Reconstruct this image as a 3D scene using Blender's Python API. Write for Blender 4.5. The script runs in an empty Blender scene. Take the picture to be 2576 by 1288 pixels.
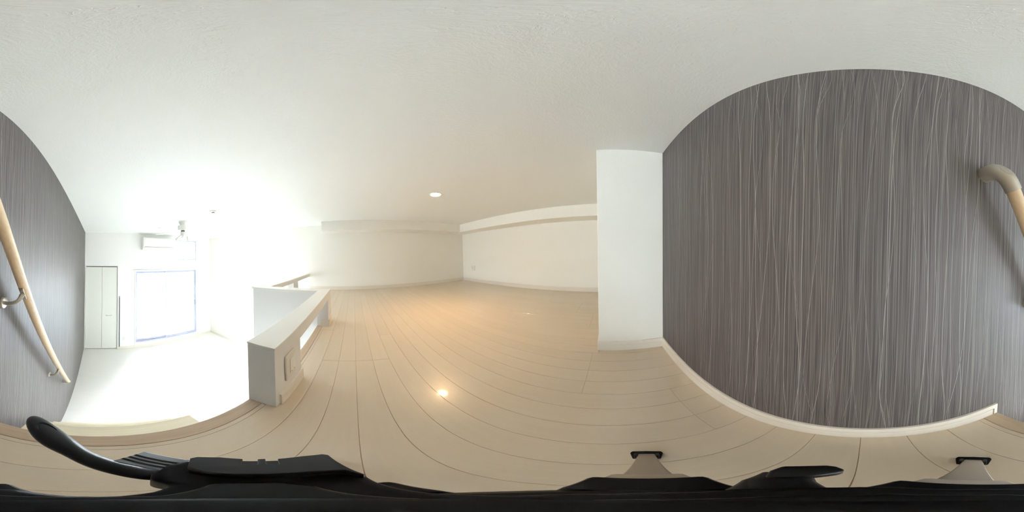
import bpy, bmesh, math, random
from mathutils import Vector, Matrix
random.seed(7)
S = bpy.context.scene
COL = S.collection

# ------------------------------------------------------------------ camera
# 360-degree camera standing on its tripod, 0.621 m above the loft floor, tipped by about a degree
CAM_Z = 0.621
A0, TA, TB = 0.6007, 0.0228, 0.0154
M = Matrix.Rotation(A0, 3, 'Z') @ Matrix.Rotation(TA, 3, 'X') @ Matrix.Rotation(TB, 3, 'Y')
cx, cy, cz = M @ Vector((0, -1, 0)), M @ Vector((0, 0, 1)), M @ Vector((-1, 0, 0))
cd = bpy.data.cameras.new('camera')
cam = bpy.data.objects.new('camera', cd)
COL.objects.link(cam)
cam.matrix_world = Matrix(((cx.x, cy.x, cz.x, 0), (cx.y, cy.y, cz.y, 0), (cx.z, cy.z, cz.z, CAM_Z), (0, 0, 0, 1)))
cd.type = 'PANO'
try:
    cd.panorama_type = 'EQUIRECTANGULAR'
except Exception:
    cd.cycles.panorama_type = 'EQUIRECTANGULAR'
cd.clip_start = 0.001
S.camera = cam

# ------------------------------------------------------------------ world, exposure
world = bpy.data.worlds.new('overcast_sky')
S.world = world
world.use_nodes = True
bg = world.node_tree.nodes['Background']
# overcast sky: three times brighter at the zenith than at the horizon
wn_ = world.node_tree
g_ = wn_.nodes.new('ShaderNodeTexCoord'); s_ = wn_.nodes.new('ShaderNodeSeparateXYZ'); wn_.links.new(g_.outputs['Generated'], s_.inputs[0])
r_ = wn_.nodes.new('ShaderNodeMapRange'); r_.inputs['From Min'].default_value = 0.0; r_.inputs['From Max'].default_value = 1.0
SKY = 118.0
r_.inputs['To Min'].default_value = SKY / 3; r_.inputs['To Max'].default_value = SKY
wn_.links.new(s_.outputs['Z'], r_.inputs['Value']); wn_.links.new(r_.outputs['Result'], bg.inputs['Strength'])
bg.inputs['Color'].default_value = (0.93, 0.97, 1.0, 1)
S.view_settings.view_transform = 'Standard'
S.view_settings.look = 'None'
S.view_settings.gamma = 1.0
S.view_settings.use_curve_mapping = False
S.view_settings.exposure = 0.0
S.cycles.max_bounces = 14
S.cycles.diffuse_bounces = 10
S.cycles.glossy_bounces = 6
S.cycles.transmission_bounces = 8
S.cycles.transparent_max_bounces = 8
S.cycles.use_denoising = True
S.cycles.sample_clamp_indirect = 12.0

# main dimensions (metres); loft floor is z = 0
ZC = 1.2795          # ceiling
ZL = -1.7042         # floor of the room below
YR = -0.3053         # grey wall
YL = 3.1411          # opposite long wall
XF = -3.8308         # window wall
XW = 2.4853          # end wall of the loft
XP = 0.9058          # pillar face
EDGE = -0.3325       # edge of the loft floor

def portal(name, x, y0, y1, z0, z1):
    l = bpy.data.lights.new(name, 'AREA'); l.shape = 'RECTANGLE'; l.size = y1 - y0; l.size_y = z1 - z0
    l.cycles.is_portal = True
    o = bpy.data.objects.new(name, l); COL.objects.link(o)
    o.matrix_world = Matrix(((0, 0, -1, x), (1, 0, 0, (y0 + y1) / 2), (0, -1, 0, (z0 + z1) / 2), (0, 0, 0, 1)))
    # local -Z -> +X (into the room)
    return o
portal('window_portal', XF - 0.125, 0.90, 2.63, -1.55, 0.36)
portal('high_window_portal', XF - 0.125, 2.0, 2.64, 0.64, 1.163)

# ------------------------------------------------------------------ materials
def new_mat(name):
    m = bpy.data.materials.new(name); m.use_nodes = True
    nt = m.node_tree; b = nt.nodes['Principled BSDF']
    return m, nt, b
def N(nt, t, **kw):
    n = nt.nodes.new(t)
    for k, v in kw.items():
        if k in n.inputs: n.inputs[k].default_value = v
        else: setattr(n, k, v)
    return n
def simple(name, col, rough=0.5, metal=0.0, spec=0.5, bump=0.0, bscale=200.0, coat=0.0):
    m, nt, b = new_mat(name)
    b.inputs['Base Color'].default_value = (*col, 1)
    b.inputs['Roughness'].default_value = rough
    b.inputs['Metallic'].default_value = metal
    b.inputs['Specular IOR Level'].default_value = spec
    b.inputs['Coat Weight'].default_value = coat
    tc = N(nt, 'ShaderNodeTexCoord')
    no = N(nt, 'ShaderNodeTexNoise', Scale=bscale, Detail=3.0)
    nt.links.new(tc.outputs['Object'], no.inputs['Vector'])
    if bump > 0:
        bp = N(nt, 'ShaderNodeBump', Strength=bump, Distance=0.001)
        nt.links.new(no.outputs['Fac'], bp.inputs['Height'])
        nt.links.new(bp.outputs['Normal'], b.inputs['Normal'])
    else:
        no.inputs['Scale'].default_value = 3.0
        rr = N(nt, 'ShaderNodeMapRange')
        rr.inputs['To Min'].default_value = max(0.0, rough - 0.04); rr.inputs['To Max'].default_value = min(1, rough + 0.04)
        nt.links.new(no.outputs['Fac'], rr.inputs['Value']); nt.links.new(rr.outputs['Result'], b.inputs['Roughness'])
    return m

def plaster(name, col, scale=1.0, strength=0.5):
    """white vinyl wallpaper with an irregular trowelled relief"""
    m, nt, b = new_mat(name)
    b.inputs['Base Color'].default_value = (*col, 1)
    b.inputs['Roughness'].default_value = 0.75
    b.inputs['Specular IOR Level'].default_value = 0.25
    tc = N(nt, 'ShaderNodeTexCoord')
    warp = N(nt, 'ShaderNodeTexNoise', Scale=9.0 * scale, Detail=2.0)
    nt.links.new(tc.outputs['Object'], warp.inputs['Vector'])
    mix = N(nt, 'ShaderNodeMix', data_type='VECTOR'); mix.inputs[0].default_value = 0.10
    nt.links.new(tc.outputs['Object'], mix.inputs[4]); nt.links.new(warp.outputs['Color'], mix.inputs[5])
    n1 = N(nt, 'ShaderNodeTexNoise', Scale=110.0 * scale, Detail=4.0, Roughness=0.6, Distortion=0.5)
    n2 = N(nt, 'ShaderNodeTexNoise', Scale=58.0 * scale, Detail=1.0, Distortion=0.9)
    nt.links.new(mix.outputs[1], n1.inputs['Vector']); nt.links.new(mix.outputs[1], n2.inputs['Vector'])
    r2 = N(nt, 'ShaderNodeValToRGB')
    e = r2.color_ramp.elements
    e[0].position = 0.49; e[0].color = (0, 0, 0, 1); e[1].position = 0.515; e[1].color = (1, 1, 1, 1)
    k = e.new(0.54); k.color = (0, 0, 0, 1)
    nt.links.new(n2.outputs['Fac'], r2.inputs['Fac'])
    ad = N(nt, 'ShaderNodeMath', operation='MULTIPLY_ADD'); ad.inputs[1].default_value = 0.16
    nt.links.new(r2.outputs['Color'], ad.inputs[0]); nt.links.new(n1.outputs['Fac'], ad.inputs[2])
    bp = N(nt, 'ShaderNodeBump', Strength=strength, Distance=0.002)
    nt.links.new(ad.outputs[0], bp.inputs['Height']); nt.links.new(bp.outputs['Normal'], b.inputs['Normal'])
    return m

def grey_paper():
    """dark grey-brown wallpaper with vertical fibres and pale wavering threads"""
    m, nt, b = new_mat('grey_thread_wallpaper')
    L = nt.links.new
    tc = N(nt, 'ShaderNodeTexCoord'); sp = N(nt, 'ShaderNodeSeparateXYZ'); L(tc.outputs['Object'], sp.inputs[0])
    X, Z = sp.outputs['X'], sp.outputs['Z']
    def math_(op, a, bb=None, c=None):
        n = N(nt, 'ShaderNodeMath', operation=op)
        for i, v in enumerate((a, bb, c)):
            if v is None: continue
            if isinstance(v, (int, float)): n.inputs[i].default_value = v
            else: L(v, n.inputs[i])
        return n.outputs[0]
    def vec(x, y, z=0.0):
        n = N(nt, 'ShaderNodeCombineXYZ')
        for i, v in enumerate((x, y, z)):
            if isinstance(v, (int, float)): n.inputs[i].default_value = v
            else: L(v, n.inputs[i])
        return n.outputs[0]
    def noise(x, y, z=0.0, detail=2.0, rough=0.5):
        n = N(nt, 'ShaderNodeTexNoise', Scale=1.0, Detail=detail, Roughness=rough); L(vec(x, y, z), n.inputs['Vector']); return n.outputs['Fac']
    fine = noise(math_('MULTIPLY', X, 640.0), math_('MULTIPLY', Z, 4.0), 0.0, 2.0)
    mid = noise(math_('MULTIPLY', X, 130.0), math_('MULTIPLY', Z, 1.6), 3.0, 2.0)
    fib = math_('ADD', math_('MULTIPLY', fine, 0.78), math_('MULTIPLY', mid, 0.22))
    def threads(freq, amp, seed, width, thresh):
        u = math_('ADD', math_('MULTIPLY', X, freq), seed * 0.37)
        cell = math_('FLOOR', u)
        wander = noise(math_('MULTIPLY_ADD', cell, 17.73, seed * 5.1), math_('MULTIPLY', Z, amp), seed, 0.6)
        off = math_('MULTIPLY_ADD', math_('SUBTRACT', wander, 0.5), 2.1, 0.5)
        off = math_('MINIMUM', math_('MAXIMUM', off, 0.04), 0.96)
        d = math_('ABSOLUTE', math_('SUBTRACT', math_('SUBTRACT', u, cell), off))
        line = N(nt, 'ShaderNodeMapRange'); line.inputs['From Min'].default_value = width * freq; line.inputs['From Max'].default_value = width * freq * 0.35
        L(d, line.inputs['Value'])
        wn2 = N(nt, 'ShaderNodeTexWhiteNoise', noise_dimensions='2D'); L(vec(cell, seed * 2.7 + 9), wn2.inputs['Vector'])
        fade = noise(math_('MULTIPLY', cell, 3.1), math_('MULTIPLY', Z, 2.2), seed + 5, 1.0)
        st = N(nt, 'ShaderNodeMapRange'); st.inputs['From Min'].default_value = thresh; st.inputs['From Max'].default_value = 1.0
        L(math_('ADD', math_('MULTIPLY', wn2.outputs['Value'], 0.65), math_('MULTIPLY', fade, 0.55)), st.inputs['Value'])
        return math_('MULTIPLY', line.outputs['Result'], st.outputs['Result'])
    t = math_('MAXIMUM', threads(33.0, 1.5, 1.0, 0.0008, 0.30), threads(26.0, 1.9, 2.0, 0.0008, 0.33))
    t = math_('MAXIMUM', t, math_('MULTIPLY', threads(21.0, 2.4, 4.0, 0.0007, 0.30), 0.8))
    t = math_('MAXIMUM', t, math_('MULTIPLY', threads(120.0, 1.5, 3.0, 0.0006, 0.15), 0.5))
    t = math_('MAXIMUM', t, math_('MULTIPLY', threads(190.0, 1.2, 5.0, 0.0005, 0.15), 0.4))
    cr = N(nt, 'ShaderNodeValToRGB'); e = cr.color_ramp.elements
    e[0].position = 0.40; e[0].color = (0.043, 0.035, 0.036, 1)
    e[1].position = 0.62; e[1].color = (0.124, 0.106, 0.102, 1)
    L(fib, cr.inputs['Fac'])
    mx = N(nt, 'ShaderNodeMix', data_type='RGBA'); L(t, mx.inputs[0]); L(cr.outputs['Color'], mx.inputs[6]); mx.inputs[7].default_value = (0.40, 0.38, 0.365, 1)
    L(mx.outputs[2], b.inputs['Base Color'])
    b.inputs['Roughness'].default_value = 0.56
    b.inputs['Specular IOR Level'].default_value = 0.62
    bp = N(nt, 'ShaderNodeBump', Strength=0.25, Distance=0.0006); L(math_('ADD', fib, t), bp.inputs['Height']); L(bp.outputs['Normal'], b.inputs['Normal'])
    return m

def wood(name, c1, c2, rough, grain=60.0, axis='Y', coat=0.0, spec=0.5, per_object=0.0):
    m, nt, b = new_mat(name)
    L = nt.links.new
    tc = N(nt, 'ShaderNodeTexCoord'); mp = N(nt, 'ShaderNodeMapping'); L(tc.outputs['Object'], mp.inputs['Vector'])
    sc = {'X': (0.05, 1, 1), 'Y': (1, 0.05, 1), 'Z': (1, 1, 0.05)}[axis]
    mp.inputs['Scale'].default_value = sc
    oi = N(nt, 'ShaderNodeObjectInfo')
    cmb = N(nt, 'ShaderNodeMath', operation='MULTIPLY'); cmb.inputs[1].default_value = 37.0; L(oi.outputs['Random'], cmb.inputs[0])
    L(cmb.outputs[0], mp.inputs['Location'])
    n1 = N(nt, 'ShaderNodeTexNoise', Scale=grain, Detail=5.0, Distortion=0.3); L(mp.outputs['Vector'], n1.inputs['Vector'])
    cr = N(nt, 'ShaderNodeValToRGB'); e = cr.color_ramp.elements
    e[0].position = 0.3; e[0].color = (*c1, 1); e[1].position = 0.7; e[1].color = (*c2, 1)
    L(n1.outputs['Fac'], cr.inputs['Fac'])
    if per_object > 0:
        hv = N(nt, 'ShaderNodeHueSaturation'); mr = N(nt, 'ShaderNodeMapRange')
        mr.inputs['To Min'].default_value = 1 - per_object; mr.inputs['To Max'].default_value = 1 + per_object
        L(oi.outputs['Random'], mr.inputs['Value']); L(mr.outputs['Result'], hv.inputs['Value']); L(cr.outputs['Color'], hv.inputs['Color'])
        L(hv.outputs['Color'], b.inputs['Base Color'])
    else:
        L(cr.outputs['Color'], b.inputs['Base Color'])
    b.inputs['Roughness'].default_value = rough
    b.inputs['Specular IOR Level'].default_value = spec
    b.inputs['Coat Weight'].default_value = coat
    b.inputs['Coat Roughness'].default_value = 0.06
    return m

def glass(name, tint=(1, 1, 1)):
    m, nt, b = new_mat(name)
    nt.nodes.remove(b)
    out = nt.nodes['Material Output']
    tr = N(nt, 'ShaderNodeBsdfTransparent'); tr.inputs['Color'].default_value = (*tint, 1)
    gl = N(nt, 'ShaderNodeBsdfGlossy'); gl.inputs['Roughness'].default_value = 0.02
    fr = N(nt, 'ShaderNodeFresnel', IOR=1.45)
    mx = N(nt, 'ShaderNodeMixShader')
    nt.links.new(fr.outputs[0], mx.inputs[0]); nt.links.new(tr.outputs[0], mx.inputs[1]); nt.links.new(gl.outputs[0], mx.inputs[2])
    nt.links.new(mx.outputs[0], out.inputs['Surface'])
    return m

def glow(name, col, strength):
    m, nt, b = new_mat(name)
    b.inputs['Base Color'].default_value = (0.9, 0.9, 0.88, 1)
    b.inputs['Emission Color'].default_value = (*col, 1)
    b.inputs['Emission Strength'].default_value = strength
    return m

MAT = dict(
    ceiling=plaster('white_ceiling_paper', (0.84, 0.858, 0.835), 1.0, 0.55),
    wall=plaster('white_wall_paper', (0.855, 0.84, 0.785), 1.6, 0.25),
    wall_daylit=plaster('daylit_white_wall_paper', (0.87, 0.87, 0.86), 1.6, 0.25),  # same wall paper, daylight on the window wall put into a whiter colour
    parapet=plaster('plain_white_parapet_paper', (0.80, 0.80, 0.80), 1.6, 0.2),
    grey=grey_paper(),
    plank=wood('pale_laminate_plank', (0.585, 0.490, 0.378), (0.606, 0.509, 0.394), 0.30, 90.0, 'Y', 0.35, 0.5, 0.025),
    lower=wood('whitened_laminate_floor', (0.80, 0.79, 0.76), (0.84, 0.83, 0.80), 0.35, 90.0, 'Y', 0.2),  # laminate colour whitened to bounce more daylight round the lower room
    ground=simple('pale_street_ground', (0.34, 0.34, 0.33), 0.9),
    groove=simple('dark_plank_groove', (0.38, 0.285, 0.20), 0.8),
    nosing=wood('tan_edge_wood', (0.44, 0.33, 0.235), (0.52, 0.40, 0.29), 0.5, 120.0, 'Y'),
    tread=wood('pale_stair_wood', (0.66, 0.58, 0.43), (0.72, 0.64, 0.49), 0.45, 80.0, 'Y'),
    base=simple('white_baseboard_film', (0.78, 0.73, 0.66), 0.4),
    cap=simple('white_cap_board', (0.84, 0.825, 0.80), 0.36),
    white=simple('white_plastic', (0.82, 0.82, 0.80), 0.35),
    offwhite=simple('offwhite_plastic', (0.76, 0.73, 0.67), 0.4),
    door=simple('white_door_board', (0.74, 0.75, 0.71), 0.45),
    slit=simple('grey_vent_gap', (0.22, 0.22, 0.23), 0.7),
    dark=simple('dark_gap', (0.05, 0.05, 0.055), 0.7),
    alu=simple('silver_blue_aluminium', (0.46, 0.48, 0.62), 0.4, 0.2),
    railwood=wood('light_beech_rail', (0.66, 0.50, 0.33), (0.72, 0.56, 0.38), 0.32, 90.0, 'X', 0.3),
    nickel=simple('satin_beige_nickel', (0.50, 0.47, 0.41), 0.38, 0.55),
    steel=simple('bright_screw_steel', (0.75, 0.75, 0.75), 0.25, 1.0),
    black=simple('black_tripod_plastic', (0.004, 0.004, 0.005), 0.5, 0.0, 0.18),
    bar=simple('lighter_black_plastic', (0.016, 0.016, 0.019), 0.33, 0.0, 0.4),  # a lighter black than the other tripod plastics
    gloss=simple('smooth_black_plastic', (0.003, 0.003, 0.004), 0.3, 0.0, 0.22),
    gun=simple('grey_plastic_window_sheen', (0.24, 0.26, 0.30), 0.4),  # window reflection on the ribbed latch put into a lighter grey
    leg=simple('bronze_grey_aluminium', (0.36, 0.31, 0.25), 0.42, 0.35),
    pole=simple('dark_blue_grey_rod', (0.07, 0.09, 0.13), 0.4, 0.2),
    glass=glass('clear_window_glass', (0.97, 0.99, 1.0)),
    frost=simple('pale_balcony_wall', (0.62, 0.68, 0.74), 0.8),
    lamp=glow('warm_lamp_diffuser', (1.0, 0.70, 0.40), 150.0),
    reflector=simple('lamp_reflector', (0.9, 0.88, 0.85), 0.2, 0.6),
)

# ------------------------------------------------------------------ mesh helpers
def box(bm, x0, x1, y0, y1, z0, z1):
    v = [bm.verts.new(p) for p in ((x0, y0, z0), (x1, y0, z0), (x1, y1, z0), (x0, y1, z0), (x0, y0, z1), (x1, y0, z1), (x1, y1, z1), (x0, y1, z1))]
    for f in ((0, 3, 2, 1), (4, 5, 6, 7), (0, 1, 5, 4), (1, 2, 6, 5), (2, 3, 7, 6), (3, 0, 4, 7)):
        bm.faces.new([v[i] for i in f])
    return v
def prism(bm, poly, z0, z1, top_scale=None):
    n = len(poly)
    lo = [bm.verts.new((x, y, z0)) for x, y in poly]; hi = [bm.verts.new((x, y, z1)) for x, y in poly]
    bm.faces.new(lo[::-1]); bm.faces.new(hi)
    for i in range(n): bm.faces.new((lo[i], lo[(i + 1) % n], hi[(i + 1) % n], hi[i]))
def lathe(bm, prof, c, seg=32, cap0=True, cap1=True):
    rings = []
    for r, z in prof:
        rings.append([bm.verts.new((c[0] + r * math.cos(2 * math.pi * i / seg), c[1] + r * math.sin(2 * math.pi * i / seg), c[2] + z)) for i in range(seg)])
    for a, b in zip(rings, rings[1:]):
        for i in range(seg): bm.faces.new((a[i], a[(i + 1) % seg], b[(i + 1) % seg], b[i]))
    if cap0: bm.faces.new(rings[0][::-1])
    if cap1: bm.faces.new(rings[-1])
def sweep(bm, pts, half, seg=20, up=Vector((0, 0, 1))):
    """tube along pts; half = list of (half width, half height)"""
    rings = []
    n = len(pts)
    for i, p in enumerate(pts):
        t = (Vector(pts[min(i + 1, n - 1)]) - Vector(pts[max(i - 1, 0)])).normalized()
        s = t.cross(up)
        if s.length < 1e-4: s = t.cross(Vector((0, 1, 0)))
        s.normalize(); u = s.cross(t).normalized()
        a, b = half[i]
        rings.append([bm.verts.new(Vector(p) + s * a * math.cos(2 * math.pi * k / seg) + u * b * math.sin(2 * math.pi * k / seg)) for k in range(seg)])
    for a, b in zip(rings, rings[1:]):
        for i in range(seg): bm.faces.new((a[i], a[(i + 1) % seg], b[(i + 1) % seg], b[i]))
    bm.faces.new(rings[0][::-1]); bm.faces.new(rings[-1])
def finish(name, bm, mat, parent=None, bevel=0.0, seg=2, smooth=False, kind=None, origin=None):
    bmesh.ops.recalc_face_normals(bm, faces=bm.faces[:])
    if bevel > 0:
        bmesh.ops.bevel(bm, geom=[e for e in bm.edges if len(e.link_faces) == 2 and e.calc_face_angle(0) > 0.6], offset=bevel, segments=seg, affect='EDGES', profile=0.5, clamp_overlap=True)
    if origin is not None:
        bmesh.ops.translate(bm, verts=bm.verts[:], vec=-Vector(origin))
    me = bpy.data.meshes.new(name); bm.to_mesh(me); bm.free()
    me.materials.append(MAT[mat])
    if smooth:
        for p in me.polygons: p.use_smooth = True
        try: me.set_sharp_from_angle(angle=math.radians(38))
        except Exception: pass
    o = bpy.data.objects.new(name, me); COL.objects.link(o)
    if origin is not None: o.location = origin
    if parent: 
        o.parent = parent
        if origin is None: o.matrix_parent_inverse = Matrix.Translation(-parent.location)
        else: o.matrix_parent_inverse = Matrix.Translation(-parent.location)
    if kind: o['kind'] = kind
    return o
def B(name, dims, mat, parent=None, bevel=0.0, kind=None, seg=2):
    bm = bmesh.new(); box(bm, *dims)
    return finish(name, bm, mat, parent, bevel, seg, False, kind)
def thing(name, label, cat, loc, group=None):
    o = bpy.data.objects.new(name, None); COL.objects.link(o); o.location = loc; o.empty_display_size = 0.05
    o['label'] = label; o['category'] = cat
    if group: o['group'] = group
    return o
def struct(name, bm, mat, bevel=0.0, label=None):
    o = finish(name, bm, mat, None, bevel, 2, False, 'structure')
    if label: o['label'] = label
    return o

# ------------------------------------------------------------------ room shell
bm = bmesh.new(); box(bm, XF - 0.12, XW + 0.12, YR - 0.12, YL + 0.12, ZC, ZC + 0.1)
struct('ceiling', bm, 'ceiling')
bm = bmesh.new(); box(bm, XF - 0.12, XW + 0.12, YR - 0.12, YR, ZL - 0.1, ZC)
struct('wall_right', bm, 'grey')
bm = bmesh.new(); box(bm, XF - 0.12, XW + 0.12, YL, YL + 0.12, ZL - 0.1, ZC)
struct('wall_left', bm, 'wall')
bm = bmesh.new(); box(bm, XW, XW + 0.12, YR, YL, -0.25, ZC)
struct('wall_front', bm, 'wall')
bm = bmesh.new(); box(bm, XP, XW, YR, 0.068, -0.01, ZC)
struct('wall_pillar', bm, 'wall', 0.003)
# window wall with its openings: balcony door, high window, closet recess
WY0, WY1, WZ0, WZ1 = 0.905, 2.630, -1.550, 0.357
HY0, HY1, HZ0, HZ1 = 2.000, 2.638, 0.640, 1.163
CY0, CY1, CZ1 = -0.280, 0.470, 0.480
bm = bmesh.new()
T0, T1 = XF - 0.12, XF
for y0, y1, z0, z1 in (
    (YR, CY0, ZL, ZC), (CY0, CY1, CZ1, ZC), (CY1, WY0, ZL, ZC),
    (WY0, WY1, ZL, WZ0), (WY0, WY1, WZ1, HZ0), (WY0, HY0, HZ0, ZC), (HY0, WY1, HZ1, ZC), (WY1, HY1, HZ1, ZC),
    (WY1, HY1, ZL, HZ0), (HY1, YL, ZL, ZC)):
    box(bm, T0, T1, y0, y1, z0, z1)
struct('wall_back', bm, 'wall_daylit')
bm = bmesh.new(); box(bm, XF - 0.12, EDGE, YR, YL, ZL - 0.1, ZL)
struct('floor_lower', bm, 'lower')
# boxed beams under the ceiling
bm = bmesh.new(); box(bm, 2.155, XW, 0.068, YL, 1.112, ZC)
struct('trim_1', bm, 'wall', 0.002, 'boxed beam under the ceiling over the outlet wall')
bm = bmesh.new(); box(bm, -0.556, 2.155, 2.806, YL, 1.112, ZC)
struct('trim_2', bm, 'wall', 0.002, 'boxed beam under the ceiling over the long left wall')
# body of the loft platform and the wall below its edge
bm = bmesh.new()
box(bm, EDGE + 0.004, XW, YR, YL, ZL, -0.020)
box(bm, -0.980, EDGE + 0.004, 1.50, YL, ZL, -0.020)
struct('wall_loft_base', bm, 'wall')

# loft floor: slab (groove colour) with laminate planks as its parts
bm = bmesh.new()
box(bm, EDGE + 0.05, XW, YR, YL, -0.020, -0.0018)
box(bm, -0.980, EDGE + 0.05, 1.545, YL, -0.020, -0.0018)
floor = struct('floor', bm, 'groove')
PW = 0.0873
GAP = 0.0008
def joint_of(k):
    g = (k + 2) // 4
    if k == 2: return 1.18
    fixed = {0: 0.845, 1: 1.62, 2: 0.10, 3: -0.17, 4: 0.165, -1: 1.30, -2: 2.3}
    return fixed.get(g, (0.37 * g * 3.1) % 1.8)
mesh_cache = {}
def plank(x0, x1, y0, y1):
    key = (round(x1 - x0, 4), round(y1 - y0, 4))
    if key not in mesh_cache:
        bm = bmesh.new(); w, l = key
        box(bm, GAP / 2, w - GAP / 2, GAP / 2, l - GAP / 2, -0.0115, 0.0)
        bmesh.ops.recalc_face_normals(bm, faces=bm.faces[:])
        top = [e for e in bm.edges if all(abs(v.co.z) < 1e-6 for v in e.verts)]
        bmesh.ops.bevel(bm, geom=top, offset=0.0006, segments=1, affect='EDGES')
        me = bpy.data.meshes.new('plank'); bm.to_mesh(me); bm.free(); me.materials.append(MAT['plank'])
        mesh_cache[key] = me
    o = bpy.data.objects.new('plank', mesh_cache[key]); COL.objects.link(o)
    o.location = (x0, y0, 0); o.parent = floor
k0 = -12
for k in range(k0, 29):
    x0, x1 = k * PW - 0.006, (k + 1) * PW - 0.006
    regions = []
    if x1 > -0.2834 and x0 < XW:
        xa, xb = max(x0, -0.2834), min(x1, XW - 0.001)
        ya, yb = YR + 0.001, YL - 0.001
        if xa > XP - 0.01: ya = 0.069
        elif xb > XP:
            regions.append((xa, XP - 0.001, YR + 0.001, 0.069)); ya = 0.069
        if xb - xa > 0.004: regions.append((xa, xb, ya, yb))
    if x0 < -0.2834 and x1 > -0.98:
        xa, xb = max(x0, -0.979), min(x1, -0.2834)
        if xb - xa > 0.004: regions.append((xa, xb, 1.552, YL - 0.001))
    for xa, xb, ya, yb in regions:
        j = joint_of(k)
        cuts = sorted(c for c in (j - 3.64, j - 1.82, j, j + 1.82, j + 3.64) if ya + 0.02 < c < yb - 0.02)
        ys = [ya] + cuts + [yb]
        for a, b in zip(ys, ys[1:]): plank(xa, xb, a, b)
# tan nosing board along the open edge, a part of the floor
nz = B('edge_nosing', (EDGE, -0.2834, YR + 0.001, 1.44, -0.030, 0.0015), 'nosing', floor, 0.003)
nz['label'] = 'tan wooden nosing along the open edge of the loft floor'

# ------------------------------------------------------------------ baseboards (stepped profile with a groove)
BH = 0.068
def baseboard(name, p0, p1, nrm, cap_ends=(True, True), parent=None, z0=0.0, h=BH, kind='structure'):
    """p0 -> p1 along the wall foot, nrm = direction into the room"""
    p0, p1, nrm = Vector(p0), Vector(p1), Vector(nrm)
    prof = [(0.0, 0.0), (0.0075, 0.0), (0.0075, 0.0414), (0.0048, 0.0420), (0.0048, 0.0438), (0.0075, 0.0444), (0.0075, h - 0.0012), (0.0063, h), (0.0, h)]
    bm = bmesh.new()
    a = [bm.verts.new((p0.x + nrm.x * d, p0.y + nrm.y * d, z0 + z)) for d, z in prof]
    b = [bm.verts.new((p1.x + nrm.x * d, p1.y + nrm.y * d, z0 + z)) for d, z in prof]
    for i in range(len(prof)):
        j = (i + 1) % len(prof)
        bm.faces.new((a[i], b[i], b[j], a[j]))
    bm.faces.new(a[::-1]); bm.faces.new(b)
    return finish(name, bm, 'base', parent, 0, 2, False, kind if parent is None else None)
br = baseboard('baseboard_right', (-0.3155, YR), (XP, YR), (0, 1))
# end cap of that board at the open edge
bm = bmesh.new()
prism(bm, [(-0.3319, 0.0016), (-0.3205, 0.0016), (-0.3205, 0.0425), (-0.3156, 0.0425), (-0.3156, BH), (-0.3319, BH)], 0.0003, 0.0077)
for v_ in bm.verts: v_.co = Vector((v_.co.x, YR + v_.co.z, v_.co.y))
finish('end_cap', bm, 'base', br)
baseboard('baseboard_pillar', (XP, YR + 0.0075), (XP, 0.068), (-1, 0))
baseboard('baseboard_pillar_side', (XP - 0.0075, 0.068), (XW, 0.068), (0, 1))
baseboard('baseboard_front', (XW, 0.0755), (XW, YL - 0.0075), (-1, 0))
baseboard('baseboard_left', (-0.880, YL), (XW, YL), (0, -1))
baseboard('baseboard_lower_left', (XF, YL), (-0.985, YL), (0, -1), z0=ZL, h=0.06)
baseboard('baseboard_lower_back', (XF, CY1 + 0.03), (XF, YL - 0.0075), (1, 0), z0=ZL, h=0.06)

# ------------------------------------------------------------------ low parapet walls round the loft edge
def parapet(name, boxes, mat='parapet', label=None, bevel=0.002):
    bm = bmesh.new()
    for b in boxes: box(bm, *b)
    o = finish(name, bm, mat, None, bevel, 2, False, 'structure')
    if label: o['label'] = label
    return o
AX0, AX1 = EDGE, -0.2323
pa = parapet('wall_parapet_near', [(AX0, AX1, 0.4265, 0.655, 0.0016, 0.316), (AX0, AX1, 0.655, 1.385, 0.254, 0.316), (AX0, AX1, 1.385, 1.552, 0.0016, 0.316)],
             label='low white parapet wall with an open slot beside the stair opening')
B('cap_board', (AX0 - 0.0015, AX1 + 0.0015, 0.4255, 1.552, 0.316, 0.325), 'cap', pa, 0.0012)
baseboard('baseboard', (AX1, 0.450), (AX1, 0.655), (1, 0), parent=pa)
baseboard('baseboard', (AX1, 1.3775), (AX1, 1.552), (1, 0), parent=pa)
baseboard('baseboard', (-0.3005, 1.385), (AX1 + 0.0075, 1.385), (0, -1), parent=pa)
baseboard('baseboard', (-0.283, 0.655), (AX1 + 0.0075, 0.655), (0, 1), parent=pa)
pc = parapet('wall_parapet_return', [(-1.035, AX0 - 0.0005, 1.444, 1.544, ZL, 0.300)], label='white parapet wall turning away from the stair opening')
B('cap_board', (-1.050, AX0 - 0.002, 1.432, 1.552, 0.300, 0.325), 'cap', pc, 0.0025)
pb = parapet('wall_parapet_far', [(-0.980, -0.880, 1.552, 3.140, 0.263, 0.304), (-0.980, -0.880, 2.250, 2.450, -0.02, 0.263)], label='far parapet rail on one post at the edge over the room below')
B('cap_board', (-0.988, -0.876, 1.553, 3.140, 0.304, 0.325), 'cap', pb, 0.0025)

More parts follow.
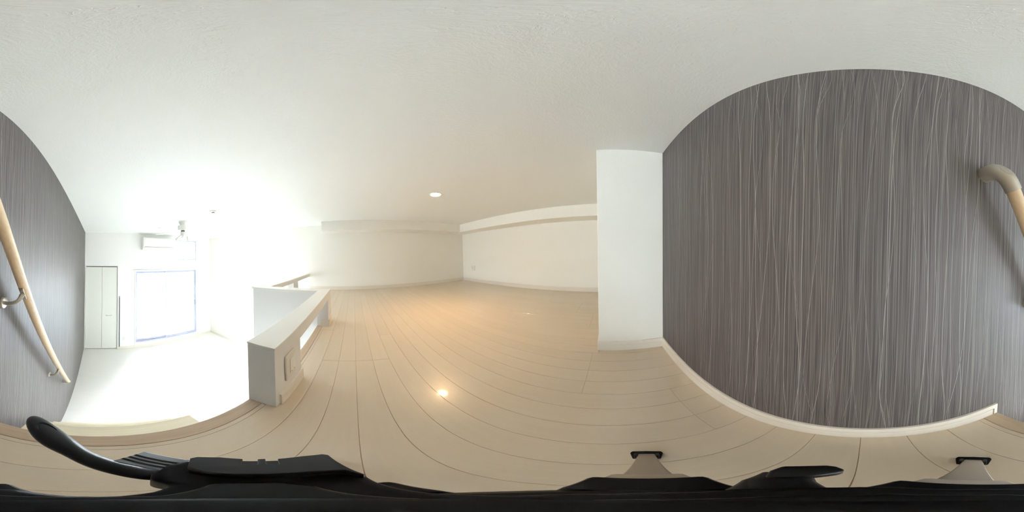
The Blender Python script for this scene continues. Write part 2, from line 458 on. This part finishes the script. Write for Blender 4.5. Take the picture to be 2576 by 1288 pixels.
# ------------------------------------------------------------------ stairs down from the loft
st = thing('staircase', 'pale wooden stair dropping steeply from the loft edge beside the grey wall', 'stairs', (-0.9, 0.0, ZL))
RISE, GO = 0.2434, 0.163
SX = -0.532
SY0, SY1 = -0.218, 0.329
for i in range(6):
    zt = -RISE * (i + 1)
    xf = SX - GO * i
    xb = xf + GO + (0.036 if i == 0 else 0.030)
    if i == 0: xb = EDGE - 0.001
    bm = bmesh.new(); box(bm, xf, xb, SY0, SY1, zt - 0.030, zt)
    finish('tread', bm, 'tread', st, 0.004)
    bm = bmesh.new(); box(bm, xf + 0.018, xf + 0.028, SY0, SY1 - 0.02, zt - RISE + (0.0005 if i < 5 else 0.0), zt - 0.0305)
    finish('riser', bm, 'white', st)
for y0, y1 in ((SY0 + 0.001, SY0 + 0.026), (SY1 - 0.045, SY1 - 0.015)):
    bm = bmesh.new()
    poly = [(EDGE - 0.002, -0.28), (EDGE - 0.002, -0.62)]
    x_end = SX - GO * 5 + 0.05
    slope = RISE / GO
    zb = lambda x: -0.62 + slope * (x - EDGE) * 1.0
    xfoot = EDGE - (ZL + 0.62) / -slope
    poly += [(xfoot, ZL), (x_end - 0.02, ZL), (x_end - 0.02, -RISE * 6 - 0.03), (SX + 0.05, -RISE - 0.032)]
    lo = [bm.verts.new((x, y0, z)) for x, z in poly]; hi = [bm.verts.new((x, y1, z)) for x, z in poly]
    bm.faces.new(lo); bm.faces.new(hi[::-1])
    for i in range(len(poly)): bm.faces.new((lo[i], lo[(i + 1) % len(poly)], hi[(i + 1) % len(poly)], hi[i]))
    finish('stringer', bm, 'white', st)

# ------------------------------------------------------------------ handrail on the grey wall
RY = -0.250
RZ = lambda x: 1.2159 + 1.3464 * x
RD = Vector((-1, 0, -1.3464)).normalized()
RN = Vector((0.803, 0, -0.596))            # towards the underside
hr = thing('handrail', 'round beech handrail sloping down the grey wall above the stairs', 'handrail', (-0.85, YR, RZ(-0.85)))
x0, x1 = -0.304, -1.455
bm = bmesh.new(); sweep(bm, [(x0, RY, RZ(x0)), ((x0 + x1) / 2, RY, RZ((x0 + x1) / 2)), (x1, RY, RZ(x1))], [(0.0193, 0.0193)] * 3, 28, Vector((0, 1, 0)))
finish('rail', bm, 'railwood', hr, 0, 2, True)
def elbow(xr, sgn):
    """end bracket: comes straight out of the wall, turns into the rail; the outside of the bend is cut flat"""
    P = Vector((xr, RY, RZ(xr)))
    d = RD * sgn                                   # direction along the rail away from the end
    E = P - d * 0.046 + Vector((0.012 * sgn, 0, 0))
    a = Vector((E.x, YR + 0.018, E.z)); b = Vector((E.x, RY + 0.006, E.z)); c = P + d * 0.002
    pts = [Vector((E.x, YR + 0.0005, E.z)), a]
    for t in range(1, 11):
        u = t / 10
        pts.append(a * (1 - u) ** 2 + b * 2 * u * (1 - u) + c * u * u)
    pts.append(P + d * 0.012)
    bm = bmesh.new(); sweep(bm, pts, [(0.0222, 0.0222)] * len(pts), 32, Vector((0, 1, 0)).cross(RD))
    ax = (Vector((0, 0.78, 0)) - d * 0.62).normalized()
    m = pts[7]
    for v_ in bm.verts:
        h = (v_.co - m).dot(ax) - 0.0160
        if h > 0: v_.co -= ax * h
    o = finish('end_bracket', bm, 'nickel', hr, 0, 2, True)
    o['label'] = 'satin metal end bracket'
    # oval cap set into the cut face
    s1 = ax.cross(Vector((-d.z, 0, d.x))).normalized(); s2 = ax.cross(s1).normalized()
    bm = bmesh.new(); q = m + ax * 0.0155
    rings = [[bm.verts.new(q + ax * h + s1 * ra * math.cos(2 * math.pi * i / 32) + s2 * rb * math.sin(2 * math.pi * i / 32)) for i in range(32)] for ra, rb, h in ((0.0185, 0.0115, 0.0), (0.0185, 0.0115, 0.0010), (0.0178, 0.0108, 0.0015))]
    for r0, r1 in zip(rings, rings[1:]):
        for i in range(32): bm.faces.new((r0[i], r0[(i + 1) % 32], r1[(i + 1) % 32], r1[i]))
    bm.faces.new(rings[0][::-1]); bm.faces.new(rings[-1])
    finish('end_cap', bm, 'nickel', o, 0, 2, True)
elbow(x0, 1)
elbow(x1, -1)
def rail_bracket(xr):
    P = Vector((xr, RY, RZ(xr)))
    U = P + RN * 0.0195                            # touching the underside
    F = P + RN * 0.072; F.y = YR                   # foot on the wall
    bm = bmesh.new()
    # arm: out of the wall and curling up under the rail
    pts = []
    a = F + Vector((0, 0.008, 0)); b = F + Vector((0, 0.062, 0)) + RN * 0.006; c = U + RN * 0.002
    for t in range(13):
        u = t / 12
        pts.append(a * (1 - u) ** 2 + b * 2 * u * (1 - u) + c * u * u)
    sweep(bm, pts, [(0.0108, 0.0078)] * len(pts), 4, (RD + RN * 0.55).normalized())
    arm = finish('bracket_arm', bm, 'nickel', hr, 0.0012, 2, True)
    bm = bmesh.new()
    lathe(bm, [(0.0215, 0.0), (0.0215, 0.006), (0.019, 0.0095), (0.012, 0.011)], (0, 0, 0), 28)
    bmesh.ops.rotate(bm, verts=bm.verts[:], cent=(0, 0, 0), matrix=Matrix.Rotation(-math.pi / 2, 3, 'X'))
    bmesh.ops.translate(bm, verts=bm.verts[:], vec=F + Vector((0, 0.0004, 0)))
    finish('wall_flange', bm, 'nickel', arm, 0, 2, True)
    # saddle plate under the rail and its screw
    bm = bmesh.new()
    q = RD.cross(RN).normalized()
    for s in (0.0,):
        v = []
        for k in (0, 1):
            for i in (-1, 1):
                for j in (-1, 1):
                    v.append(bm.verts.new(U + RN * (-0.001 + 0.003 * k) + RD * 0.026 * i + q * 0.0085 * j))
        for f in ((0, 1, 3, 2), (4, 6, 7, 5), (0, 2, 6, 4), (1, 5, 7, 3), (0, 4, 5, 1), (2, 3, 7, 6)): bm.faces.new([v[i] for i in f])
    finish('saddle_plate', bm, 'nickel', arm, 0.0008)
    bm = bmesh.new(); lathe(bm, [(0.0, 0.0), (0.0034, 0.0), (0.0034, 0.0012), (0.0018, 0.0024)], (0, 0, 0), 12, False)
    bmesh.ops.rotate(bm, verts=bm.verts[:], cent=(0, 0, 0), matrix=Vector((0, 0, 1)).rotation_difference(RN).to_matrix())
    bmesh.ops.translate(bm, verts=bm.verts[:], vec=U + RN * 0.0022 - RD * 0.018)
    finish('screw', bm, 'steel', arm, 0, 2, True)
rail_bracket(-0.524)
rail_bracket(-1.085)

# ------------------------------------------------------------------ window wall furniture
w1 = B('window_1', (XF - 0.10, XF - 0.02, WY0, WY0 + 0.022, WZ0, WZ1), 'alu', None, 0.002, 'structure')
w1['label'] = 'tall sliding balcony window with two panes'
bm = bmesh.new()
box(bm, XF - 0.10, XF - 0.02, WY1 - 0.022, WY1, WZ0, WZ1)
box(bm, XF - 0.10, XF - 0.02, WY0 + 0.022, WY1 - 0.022, WZ1 - 0.022, WZ1)
box(bm, XF - 0.10, XF - 0.02, WY0 + 0.022, WY1 - 0.022, WZ0, WZ0 + 0.030)
finish('window_frame', bm, 'alu', w1, 0.0015)
WM = 1.712
def sash(name, x, y0, y1, lock):
    f = 0.034
    bm = bmesh.new()
    z0, z1 = WZ0 + 0.031, WZ1 - 0.023
    box(bm, x - 0.014, x + 0.014, y0, y0 + f, z0, z1); box(bm, x - 0.014, x + 0.014, y1 - f, y1, z0, z1)
    box(bm, x - 0.014, x + 0.014, y0 + f, y1 - f, z1 - f, z1); box(bm, x - 0.014, x + 0.014, y0 + f, y1 - f, z0, z0 + 0.05)
    o = finish(name, bm, 'alu', w1, 0.0015)
    B('pane', (x - 0.003, x + 0.003, y0 + f - 0.004, y1 - f + 0.004, z0 + 0.046, z1 - f + 0.004), 'glass', o)
    bm = bmesh.new(); box(bm, x + 0.0145, x + 0.030, lock - 0.016, lock + 0.016, -0.66, -0.52); box(bm, x + 0.030, x + 0.044, lock - 0.008, lock + 0.008, -0.62, -0.55)
    finish('latch', bm, 'gun', o, 0.003)
sash('window_sash', XF - 0.078, WY0 + 0.023, WM + 0.017, WM)
sash('window_sash', XF - 0.044, WM - 0.017, WY1 - 0.023, WY1 - 0.040)
bm = bmesh.new()
c = 0.022
box(bm, XF + 0.0005, XF + 0.010, WY0 - c, WY0 + 0.002, ZL + 0.061, WZ1 + c); box(bm, XF + 0.0005, XF + 0.010, WY1 - 0.002, WY1 + c, ZL + 0.061, WZ1 + c)
box(bm, XF + 0.0005, XF + 0.010, WY0 + 0.002, WY1 - 0.002, WZ1 - 0.002, WZ1 + c)
finish('window_casing', bm, 'white', w1, 0.002)
B('curtain_rail', (XF + 0.012, XF + 0.034, WY0 - 0.075, WY1 + 0.06, WZ1 + 0.020, WZ1 + 0.038), 'white', w1, 0.003)

w2 = B('window_2', (XF - 0.10, XF - 0.02, HY0, HY0 + 0.022, HZ0, HZ1), 'alu', None, 0.002, 'structure')
w2['label'] = 'small high window beside the air conditioner'
bm = bmesh.new()
box(bm, XF - 0.10, XF - 0.02, HY1 - 0.022, HY1, HZ0, HZ1); box(bm, XF - 0.10, XF - 0.02, HY0 + 0.022, HY1 - 0.022, HZ1 - 0.022, HZ1); box(bm, XF - 0.10, XF - 0.02, HY0 + 0.022, HY1 - 0.022, HZ0, HZ0 + 0.022)
finish('window_frame', bm, 'alu', w2, 0.0015)
B('pane', (XF - 0.063, XF - 0.057, HY0 + 0.020, HY1 - 0.020, HZ0 + 0.020, HZ1 - 0.020), 'glass', w2)

# balcony outside
bm = bmesh.new(); box(bm, XF - 1.25, XF - 0.121, 0.2, 3.3, ZL - 0.10, ZL + 0.02); box(bm, XF - 1.35, XF - 1.25, 0.2, 3.3, ZL - 0.10, ZL + 0.95)
struct('wall_balcony', bm, 'frost')

bm = bmesh.new(); box(bm, -80, XF - 3.0, -60, 60, -6.2, -6.0)
struct('ground', bm, 'ground')

# closet with a two-leaf folding door
d1 = B('door_1', (XF - 0.119, XF - 0.112, CY0 + 0.0005, CY1 - 0.0005, ZL + 0.0005, CZ1 - 0.0005), 'dark', None, 0, 'structure')
d1['label'] = 'white two-leaf folding closet door against the grey wall'
bm = bmesh.new()
box(bm, XF - 0.110, XF + 0.012, CY0 - 0.018, CY0 + 0.004, ZL + 0.0005, CZ1 + 0.022); box(bm, XF - 0.110, XF + 0.012, CY1 - 0.004, CY1 + 0.022, ZL + 0.0005, CZ1 + 0.022)
box(bm, XF - 0.110, XF + 0.012, CY0 + 0.004, CY1 - 0.004, CZ1 - 0.002, CZ1 + 0.022)
finish('door_casing', bm, 'white', d1, 0.0015)
l1 = B('door_leaf', (XF - 0.045, XF - 0.015, CY0 + 0.007, 0.1015, ZL + 0.016, CZ1 - 0.020), 'door', d1, 0.002)
l2 = B('door_leaf', (XF - 0.045, XF - 0.015, 0.1055, CY1 - 0.010, ZL + 0.016, CZ1 - 0.020), 'door', d1, 0.002)
bm = bmesh.new()
sweep(bm, [(XF - 0.016, 0.205, -0.727), (XF + 0.004, 0.209, -0.727), (XF + 0.012, 0.225, -0.727), (XF + 0.014, 0.27, -0.727), (XF + 0.012, 0.317, -0.727), (XF + 0.004, 0.333, -0.727), (XF - 0.016, 0.337, -0.727)], [(0.005, 0.006)] * 7, 10)
finish('handle', bm, 'nickel', l2, 0, 2, True)['label'] = 'satin metal bow handle'

# slim rod hanging beside the closet
rod = thing('hanging_rod', 'slim dark blue-grey rod hanging upright between closet door and balcony window', 'rod', (XF + 0.02, 0.517, -1.63))
bm = bmesh.new(); lathe(bm, [(0.0095, -1.630), (0.0095, -0.275), (0.006, -0.268)], (XF + 0.022, 0.517, 0), 14)
finish('rod', bm, 'pole', rod, 0, 2, True)
bm = bmesh.new(); lathe(bm, [(0.016, -0.268), (0.018, -0.258), (0.016, -0.244), (0.008, -0.236)], (XF + 0.022, 0.517, 0), 16); box(bm, XF + 0.0005, XF + 0.022, 0.511, 0.523, -0.258, -0.246)
finish('hook', bm, 'nickel', rod, 0, 2, True)

# outlet low on the window wall
def plate(name, label, cat, loc, nrm, w, h, build):
    t = thing(name, label, cat, loc)
    return t
po = thing('wall_outlet', 'white outlet plate low on the window wall beside the balcony window', 'outlet', (XF, 0.631, -1.385))
B('plate', (XF + 0.0005, XF + 0.009, 0.596, 0.666, -1.445, -1.325), 'white', po, 0.003)
B('socket', (XF + 0.009, XF + 0.0115, 0.617, 0.645, -1.420, -1.350), 'offwhite', po, 0.001)

# air conditioner
ac = thing('air_conditioner', 'white wall air conditioner high on the window wall', 'air conditioner', (XF, 1.44, 0.875))
AY0, AY1 = 1.040, 1.840
bm = bmesh.new()
prof = [(0.0005, 0.878), (0.115, 0.876), (0.165, 0.892), (0.200, 0.925), (0.208, 0.965), (0.208, 1.120), (0.200, 1.158), (0.170, 1.174), (0.0005, 1.176)]
a = [bm.verts.new((XF + d, AY0, z)) for d, z in prof]; b = [bm.verts.new((XF + d, AY1, z)) for d, z in prof]
for i in range(len(prof)):
    j = (i + 1) % len(prof); bm.faces.new((a[i], a[j], b[j], b[i]))
bm.faces.new(a[::-1]); bm.faces.new(b)
finish('body', bm, 'white', ac, 0.004)
B('front_panel', (XF + 0.2085, XF + 0.214, AY0 + 0.018, AY1 - 0.018, 0.962, 1.140), 'white', ac, 0.002)
bm = bmesh.new()
v = [bm.verts.new(p) for p in ((XF + 0.170, AY0 + 0.03, 0.897), (XF + 0.202, AY0 + 0.03, 0.927), (XF + 0.202, AY1 - 0.03, 0.927), (XF + 0.170, AY1 - 0.03, 0.897),
                               (XF + 0.175, AY0 + 0.03, 0.891), (XF + 0.209, AY0 + 0.03, 0.922), (XF + 0.209, AY1 - 0.03, 0.922), (XF + 0.175, AY1 - 0.03, 0.891))]
for f in ((0, 1, 2, 3), (7, 6, 5, 4), (0, 4, 5, 1), (1, 5, 6, 2), (2, 6, 7, 3), (3, 7, 4, 0)): bm.faces.new([v[i] for i in f])
finish('louver', bm, 'white', ac, 0.001)
B('outlet_slit', (XF + 0.2062, XF + 0.2095, AY0 + 0.03, AY1 - 0.03, 0.9375, 0.943), 'slit', ac)
B('indicator', (XF + 0.196, XF + 0.2005, AY0 + 0.022, AY0 + 0.030, 0.915, 0.925), 'dark', ac)

# intercom / remote holder on the long wall of the room below
rm = thing('wall_controller', 'small white controller on the long white wall of the lower room', 'controller', (-3.598, YL, 0.10))
B('body', (-3.630, -3.566, YL - 0.022, YL - 0.0005, 0.085, 0.235), 'white', rm, 0.006)
B('display', (-3.618, -3.578, YL - 0.0245, YL - 0.0225, 0.165, 0.215), 'offwhite', rm, 0.0006)

# ------------------------------------------------------------------ ceiling fan
FX, FY = -2.376, 1.367
fan = thing('ceiling_fan', 'white five-bladed ceiling fan with spot lamps over the lower room', 'ceiling fan', (FX, FY, ZC))
bm = bmesh.new(); lathe(bm, [(0.072, ZC - 0.0005), (0.072, ZC - 0.012), (0.066, ZC - 0.022), (0.047, ZC - 0.066)], (FX, FY, 0), 36)
finish('canopy', bm, 'white', fan, 0, 2, True)
bm = bmesh.new(); lathe(bm, [(0.045, 1.2135), (0.078, 1.212), (0.086, 1.204), (0.086, 1.140), (0.080, 1.130), (0.05, 1.127)], (FX, FY, 0), 36)
finish('motor_housing', bm, 'white', fan, 0, 2, True)
bm = bmesh.new(); lathe(bm, [(0.034, 1.127), (0.034, 1.106)], (FX, FY, 0), 28)
finish('hub', bm, 'dark', fan, 0, 2, True)
bm = bmesh.new(); lathe(bm, [(0.040, 1.106), (0.043, 1.100), (0.043, 1.045), (0.036, 1.034), (0.015, 1.030)], (FX, FY, 0), 28)
finish('switch_housing', bm, 'white', fan, 0, 2, True)
for k in range(5):
    an = math.radians(-141 + 72 * k)
    R = Matrix.Rotation(an, 3, 'Z') @ Matrix.Rotation(math.radians(-4), 3, 'X')
    bm = bmesh.new()
    pts = [(0.17, -0.045), (0.20, -0.058), (0.47, -0.066), (0.515, -0.055), (0.53, -0.02), (0.53, 0.02), (0.515, 0.055), (0.47, 0.066), (0.20, 0.058), (0.17, 0.045)]
    prism(bm, pts, -0.003, 0.003)
    for vv in bm.verts: vv.co = R @ vv.co + Vector((FX, FY, 1.098))
    bl = finish('blade', bm, 'white', fan, 0.0012)
    bm = bmesh.new()
    prism(bm, [(0.030, -0.012), (0.12, -0.012), (0.20, -0.030), (0.215, 0), (0.20, 0.030), (0.12, 0.012), (0.030, 0.012)], 0.0032, 0.0072)
    for vv in bm.verts: vv.co = R @ vv.co + Vector((FX, FY, 1.098))
    finish('blade_iron', bm, 'nickel', bl, 0.0008)
for k in range(3):
    an = math.radians(-150 + 120 * k)
    d = Vector((math.cos(an), math.sin(an), 0))
    c0 = Vector((FX, FY, 1.050)) + d * 0.036
    bm = bmesh.new(); sweep(bm, [c0, c0 + d * 0.03 + Vector((0, 0, -0.006)), c0 + d * 0.052 + Vector((0, 0, -0.030))], [(0.006, 0.006)] * 3, 10)
    arm = finish('lamp_arm', bm, 'nickel', fan, 0, 2, True)
    bm = bmesh.new(); lathe(bm, [(0.012, 0.0), (0.026, -0.022), (0.033, -0.055), (0.030, -0.060), (0.0, -0.052)], (0, 0, 0), 20, True, False)
    rot = Vector((0, 0, -1)).rotation_difference((d * 0.6 + Vector((0, 0, -0.8))).normalized()).to_matrix()
    for vv in bm.verts: vv.co = rot @ vv.co + c0 + d * 0.052 + Vector((0, 0, -0.032))
    finish('lamp_shade', bm, 'white', arm, 0, 2, True)

# smoke detector
sd = thing('smoke_detector', 'round white smoke detector on the ceiling', 'smoke detector', (-1.606, 1.378, ZC))
bm = bmesh.new(); lathe(bm, [(0.050, ZC - 0.0005), (0.050, ZC - 0.010), (0.046, ZC - 0.018), (0.030, ZC - 0.022)], (-1.606, 1.378, 0), 36)
finish('base', bm, 'white', sd, 0, 2, True)
bm = bmesh.new(); lathe(bm, [(0.021, ZC - 0.022), (0.021, ZC - 0.030)], (-1.606, 1.378, 0), 28)
finish('sensor_slot', bm, 'dark', sd, 0, 2, True)
bm = bmesh.new(); lathe(bm, [(0.026, ZC - 0.030), (0.026, ZC - 0.036), (0.020, ZC - 0.042), (0.008, ZC - 0.044)], (-1.606, 1.378, 0), 28)
finish('sensor_cap', bm, 'white', sd, 0, 2, True)

# ------------------------------------------------------------------ downlight in the loft ceiling
DX, DY = 0.822, 1.462
dl = thing('downlight', 'lit round recessed downlight in the loft ceiling', 'ceiling light', (DX, DY, ZC))
bm = bmesh.new(); seg = 40
prof = [(0.050, -0.0005), (0.0635, -0.0005), (0.064, -0.003), (0.060, -0.0055), (0.052, -0.0045), (0.050, -0.0005)]
lathe(bm, prof, (DX, DY, ZC), seg, False, False)
bmesh.ops.remove_doubles(bm, verts=bm.verts[:], dist=1e-6)
finish('trim_ring', bm, 'white', dl, 0, 2, True)
bm = bmesh.new(); lathe(bm, [(0.0, -0.001), (0.030, -0.006), (0.044, -0.0045), (0.0515, -0.0015)], (DX, DY, ZC), seg, False, False)
bmesh.ops.remove_doubles(bm, verts=bm.verts[:], dist=1e-6)
finish('lamp_diffuser', bm, 'lamp', dl, 0, 2, True)['label'] = 'glowing warm lamp face'

sl = bpy.data.lights.new('downlight_beam', 'SPOT')      # the lamp's own beam, narrowed by its recess
sl.energy = 47.0; sl.color = (1.0, 0.60, 0.27); sl.spot_size = math.radians(124); sl.spot_blend = 1.0; sl.shadow_soft_size = 0.035
slo = bpy.data.objects.new('downlight_beam', sl); COL.objects.link(slo); slo.parent = dl; slo.location = (0, 0, -0.012)

# ------------------------------------------------------------------ outlet in the loft, switch on the parapet
oo = thing('wall_outlet', 'small outlet plate near the far corner of the loft end wall', 'outlet', (XW, 2.77, 0.255))
B('plate', (XW - 0.009, XW - 0.0005, 2.712, 2.830, 0.254, 0.372), 'offwhite', oo, 0.003)
B('socket', (XW - 0.0115, XW - 0.009, 2.735, 2.807, 0.290, 0.340), 'offwhite', oo, 0.001)
for y in (2.788, 2.800): B('slot', (XW - 0.0122, XW - 0.0116, y, y + 0.003, 0.309, 0.325), 'dark', oo)

sw = thing('wall_switch', 'pale switch plate on the inner face of the near parapet wall', 'switch', (AX1, 0.530, 0.12))
B('plate', (AX1 + 0.0005, AX1 + 0.0085, 0.490, 0.576, 0.118, 0.250), 'offwhite', sw, 0.004)
B('rocker', (AX1 + 0.0085, AX1 + 0.0105, 0.519, 0.572, 0.148, 0.221), 'white', sw, 0.0008)
for y in (0.527, 0.552): B('indicator', (AX1 + 0.0106, AX1 + 0.0110, y, y + 0.004, 0.152, 0.155), 'dark', sw)

# ------------------------------------------------------------------ tripod under the camera
tp = thing('tripod', 'black tripod with grey-bronze legs and a curved pan handle on the loft floor', 'tripod', (0, 0, 0))
def at(d, p): return Vector((p[0] * d, p[1] * d, CAM_Z - d))
def slab(name, pts, d0, d1, mat, parent, bevel):
    """solid block: plan outline given as slopes seen from the head axis, scaled to its own level"""
    bm = bmesh.new()
    prism(bm, [(x * d0, y * d0) for x, y in pts], CAM_Z - d1, CAM_Z - d0)
    return finish(name, bm, mat, parent, bevel, 3, True)
# centre column from the hub to the head, and the camera screw post
bm = bmesh.new(); lathe(bm, [(0.0165, 0.372), (0.0165, 0.46)], (-0.003, 0.0, 0), 24); finish('centre_column', bm, 'black', tp, 0, 2, True)
bm = bmesh.new(); lathe(bm, [(0.008, 0.484), (0.008, 0.515), (0.006, 0.5165)], (-0.003, 0.002, 0), 20); finish('camera_screw_post', bm, 'black', tp, 0, 2, True)
head = slab('head_body', [(-0.300, 0.135), (-0.312, 0.190), (-0.25, 0.235), (-0.20, 0.262), (-0.13, 0.285), (-0.05, 0.285), (-0.012, 0.245), (0.0, 0.195), (0.014, 0.152), (0.028, 0.115), (0.057, 0.068), (0.083, 0.043), (0.092, -0.02), (0.075, -0.08), (0.03, -0.135), (-0.02, -0.147), (-0.055, -0.144), (-0.138, -0.084), (-0.152, -0.058), (-0.128, -0.014), (-0.117, 0.004), (-0.125, 0.024), (-0.144, 0.052), (-0.178, 0.085), (-0.215, 0.072), (-0.255, 0.088)], 0.148, 0.185, 'black', tp, 0.0025)
slab('mount_plate', [(-0.161, 0.122), (-0.147, 0.151), (-0.111, 0.181), (-0.065, 0.168), (-0.023, 0.118), (0.030, 0.060), (0.055, 0.0), (0.03, -0.07), (-0.04, -0.105), (-0.11, -0.06), (-0.118, 0.0), (-0.12, 0.05)], 0.136, 0.149, 'gloss', tp, 0.0012)
plat = slab('platform_bar', [(-0.318, 0.196), (-0.318, 0.214), (-0.285, 0.250), (-0.241, 0.275), (-0.221, 0.246), (-0.195, 0.263), (-0.215, 0.292), (-0.203, 0.303), (-0.183, 0.274), (-0.160, 0.286), (-0.180, 0.315), (-0.138, 0.352), (-0.098, 0.377), (-0.084, 0.374), (-0.010, 0.246), (-0.013, 0.240), (-0.040, 0.278), (-0.090, 0.258), (-0.114, 0.241), (-0.153, 0.213), (-0.180, 0.190), (-0.225, 0.165), (-0.27, 0.160)], 0.130, 0.1385, 'bar', tp, 0.0018)
slab('platform_base', [(-0.306, 0.190), (-0.306, 0.202), (-0.272, 0.238), (-0.196, 0.290), (-0.130, 0.336), (-0.092, 0.358), (-0.079, 0.355), (-0.012, 0.236), (-0.040, 0.262), (-0.114, 0.229), (-0.180, 0.180), (-0.225, 0.158), (-0.26, 0.152)], 0.1387, 0.151, 'bar', tp, 0.0014)
# pan handle: thin curved stem widening into a flattened grip
hc = [(-0.215, 0.105, 0.165, .0050), (-0.262, 0.075, 0.165, .0058), (-0.297, 0.048, 0.168, .0060), (-0.330, 0.020, 0.172, .0060), (-0.367, -0.010, 0.178, .0060), (-0.410, -0.043, 0.185, .0064), (-0.448, -0.077, 0.193, .0088), (-0.500, -0.124, 0.204, .0113), (-0.553, -0.172, 0.216, .0118), (-0.600, -0.214, 0.226, .0105), (-0.630, -0.240, 0.232, .0072), (-0.642, -0.250, 0.234, .0030)]
bm = bmesh.new(); sweep(bm, [at(d, (x, y)) for x, y, d, h in hc], [(h, min(h * 0.8, 0.0068)) for x, y, d, h in hc], 20)
hd = finish('pan_handle', bm, 'gloss', tp, 0, 2, True)
m_ = hd.modifiers.new('smooth', 'SUBSURF'); m_.levels = 1; m_.render_levels = 1
# shallow thumb recess on the grip: a thin dished oval inlay
bm = bmesh.new()
c = at(0.2072, (-0.565, -0.165)) + Vector((0, 0, 0.0005)); ax1 = (at(0.22, (-0.62, -0.225)) - at(0.20, (-0.50, -0.115))).normalized(); ax2 = ax1.cross(Vector((0, 0, 1))).normalized(); nn = ax2.cross(ax1).normalized()
prev = None
for r_, h_ in ((1.0, 0.0), (0.8, -0.0006), (0.4, -0.0012)):
    ring = [bm.verts.new(c + ax1 * 0.018 * r_ * math.cos(2 * math.pi * i / 28) + ax2 * 0.006 * r_ * math.sin(2 * math.pi * i / 28) + nn * h_) for i in range(28)]
    if prev:
        for i in range(28): bm.faces.new((prev[i], prev[(i + 1) % 28], ring[(i + 1) % 28], ring[i]))
    else: first = ring
    prev = ring
bm.faces.new(prev)
low = [bm.verts.new(v_.co - nn * 0.003) for v_ in first]
for i in range(28): bm.faces.new((first[(i + 1) % 28], first[i], low[i], low[(i + 1) % 28]))
bm.faces.new(low[::-1])
finish('thumb_recess', bm, 'black', hd, 0, 2, True)
# ribbed latch under the handle
lt = slab('ribbed_latch', [(-0.355, 0.040), (-0.406, 0.123), (-0.308, 0.190), (-0.235, 0.115), (-0.27, 0.09)], 0.168, 0.186, 'gun', tp, 0.001)
A_, B_, C_ = Vector((-0.358, 0.046)), Vector((-0.402, 0.118)), Vector((-0.310, 0.184))
D_ = A_ + (C_ - B_)
for i, f in enumerate((0.18, 0.40, 0.62)):
    p = A_.lerp(B_, f); q = D_.lerp(C_, f); p2 = A_.lerp(B_, f + 0.10); q2 = D_.lerp(C_, f + 0.10)
    bm = bmesh.new(); prism(bm, [(v_.x * 0.1672, v_.y * 0.1672) for v_ in (p, q, q2, p2)], CAM_Z - 0.1685, CAM_Z - 0.1672)
    finish('rib', bm, 'gloss', lt)
# locking lever on the other side
lv = slab('locking_lever', [(0.118, -0.205), (0.116, -0.242), (0.075, -0.264), (0.044, -0.277), (0.026, -0.272), (0.008, -0.254), (0.011, -0.236), (0.046, -0.200), (0.075, -0.175), (0.10, -0.165)], 0.152, 0.164, 'gloss', tp, 0.002)
bm = bmesh.new(); sweep(bm, [at(0.158, (0.04, -0.10)), at(0.16, (0.07, -0.15)), at(0.16, (0.085, -0.20))], [(0.007, 0.006), (0.007, 0.006), (0.006, 0.005)], 12)
finish('lever_stem', bm, 'black', lv, 0, 2, True)
# hub with yokes, then three telescopic legs with rubber feet
bm = bmesh.new(); lathe(bm, [(0.018, 0.318), (0.026, 0.326), (0.030, 0.338), (0.030, 0.362), (0.026, 0.372), (0.017, 0.376)], (0, 0, 0), 36)
finish('hub', bm, 'black', tp, 0, 2, True)
AZ = [math.radians(a) for a in (-12.2, -132.2, 107.8)]
def leg_box(bm, az, r0, z0, r1, z1, w0, w1, t0, t1):
    u = Vector((math.cos(az), math.sin(az), 0)); s = Vector((-math.sin(az), math.cos(az), 0))
    p0 = u * r0 + Vector((0, 0, z0)); p1 = u * r1 + Vector((0, 0, z1)); d = (p1 - p0).normalized(); n = d.cross(s).normalized()
    v = []
    for p, w, t in ((p0, w0, t0), (p1, w1, t1)):
        for i, j in ((-1, -1), (1, -1), (1, 1), (-1, 1)): v.append(bm.verts.new(p + s * w / 2 * i + n * t / 2 * j))
    for f in ((0, 1, 2, 3), (7, 6, 5, 4), (0, 4, 5, 1), (1, 5, 6, 2), (2, 6, 7, 3), (3, 7, 4, 0)): bm.faces.new([v[i] for i in f])
for az in AZ:
    bm = bmesh.new(); leg_box(bm, az, 0.036, 0.352, 0.058, 0.305, 0.034, 0.033, 0.016, 0.016)
    lg = finish('leg', bm, 'leg', tp, 0.003, 2, True)
    bm = bmesh.new(); leg_box(bm, az, 0.0575, 0.306, 0.2045, 0.008, 0.0235, 0.0225, 0.011, 0.010)
    finish('leg_tube', bm, 'leg', lg, 0.002, 2, True)
    u = Vector((math.cos(az), math.sin(az), 0)); s = Vector((-math.sin(az), math.cos(az), 0))
    bm = bmesh.new()
    pl = [(0.190, -0.018), (0.212, -0.023), (0.219, -0.021), (0.221, 0.0), (0.219, 0.021), (0.212, 0.023), (0.190, 0.018)]
    prism(bm, [((u * a + s * b).x, (u * a + s * b).y) for a, b in pl], 0.0, 0.012)
    for sg in (-1, 1):
        leg_box(bm, az + sg * 0.070, 0.207, 0.006, 0.179, 0.062, 0.006, 0.005, 0.014, 0.010)
    finish('rubber_foot', bm, 'black', lg, 0.002, 2, True)
    bm = bmesh.new(); leg_box(bm, az, 0.022, 0.356, 0.045, 0.350, 0.040, 0.040, 0.026, 0.024)
    finish('leg_yoke', bm, 'black', lg, 0.003, 2, True)
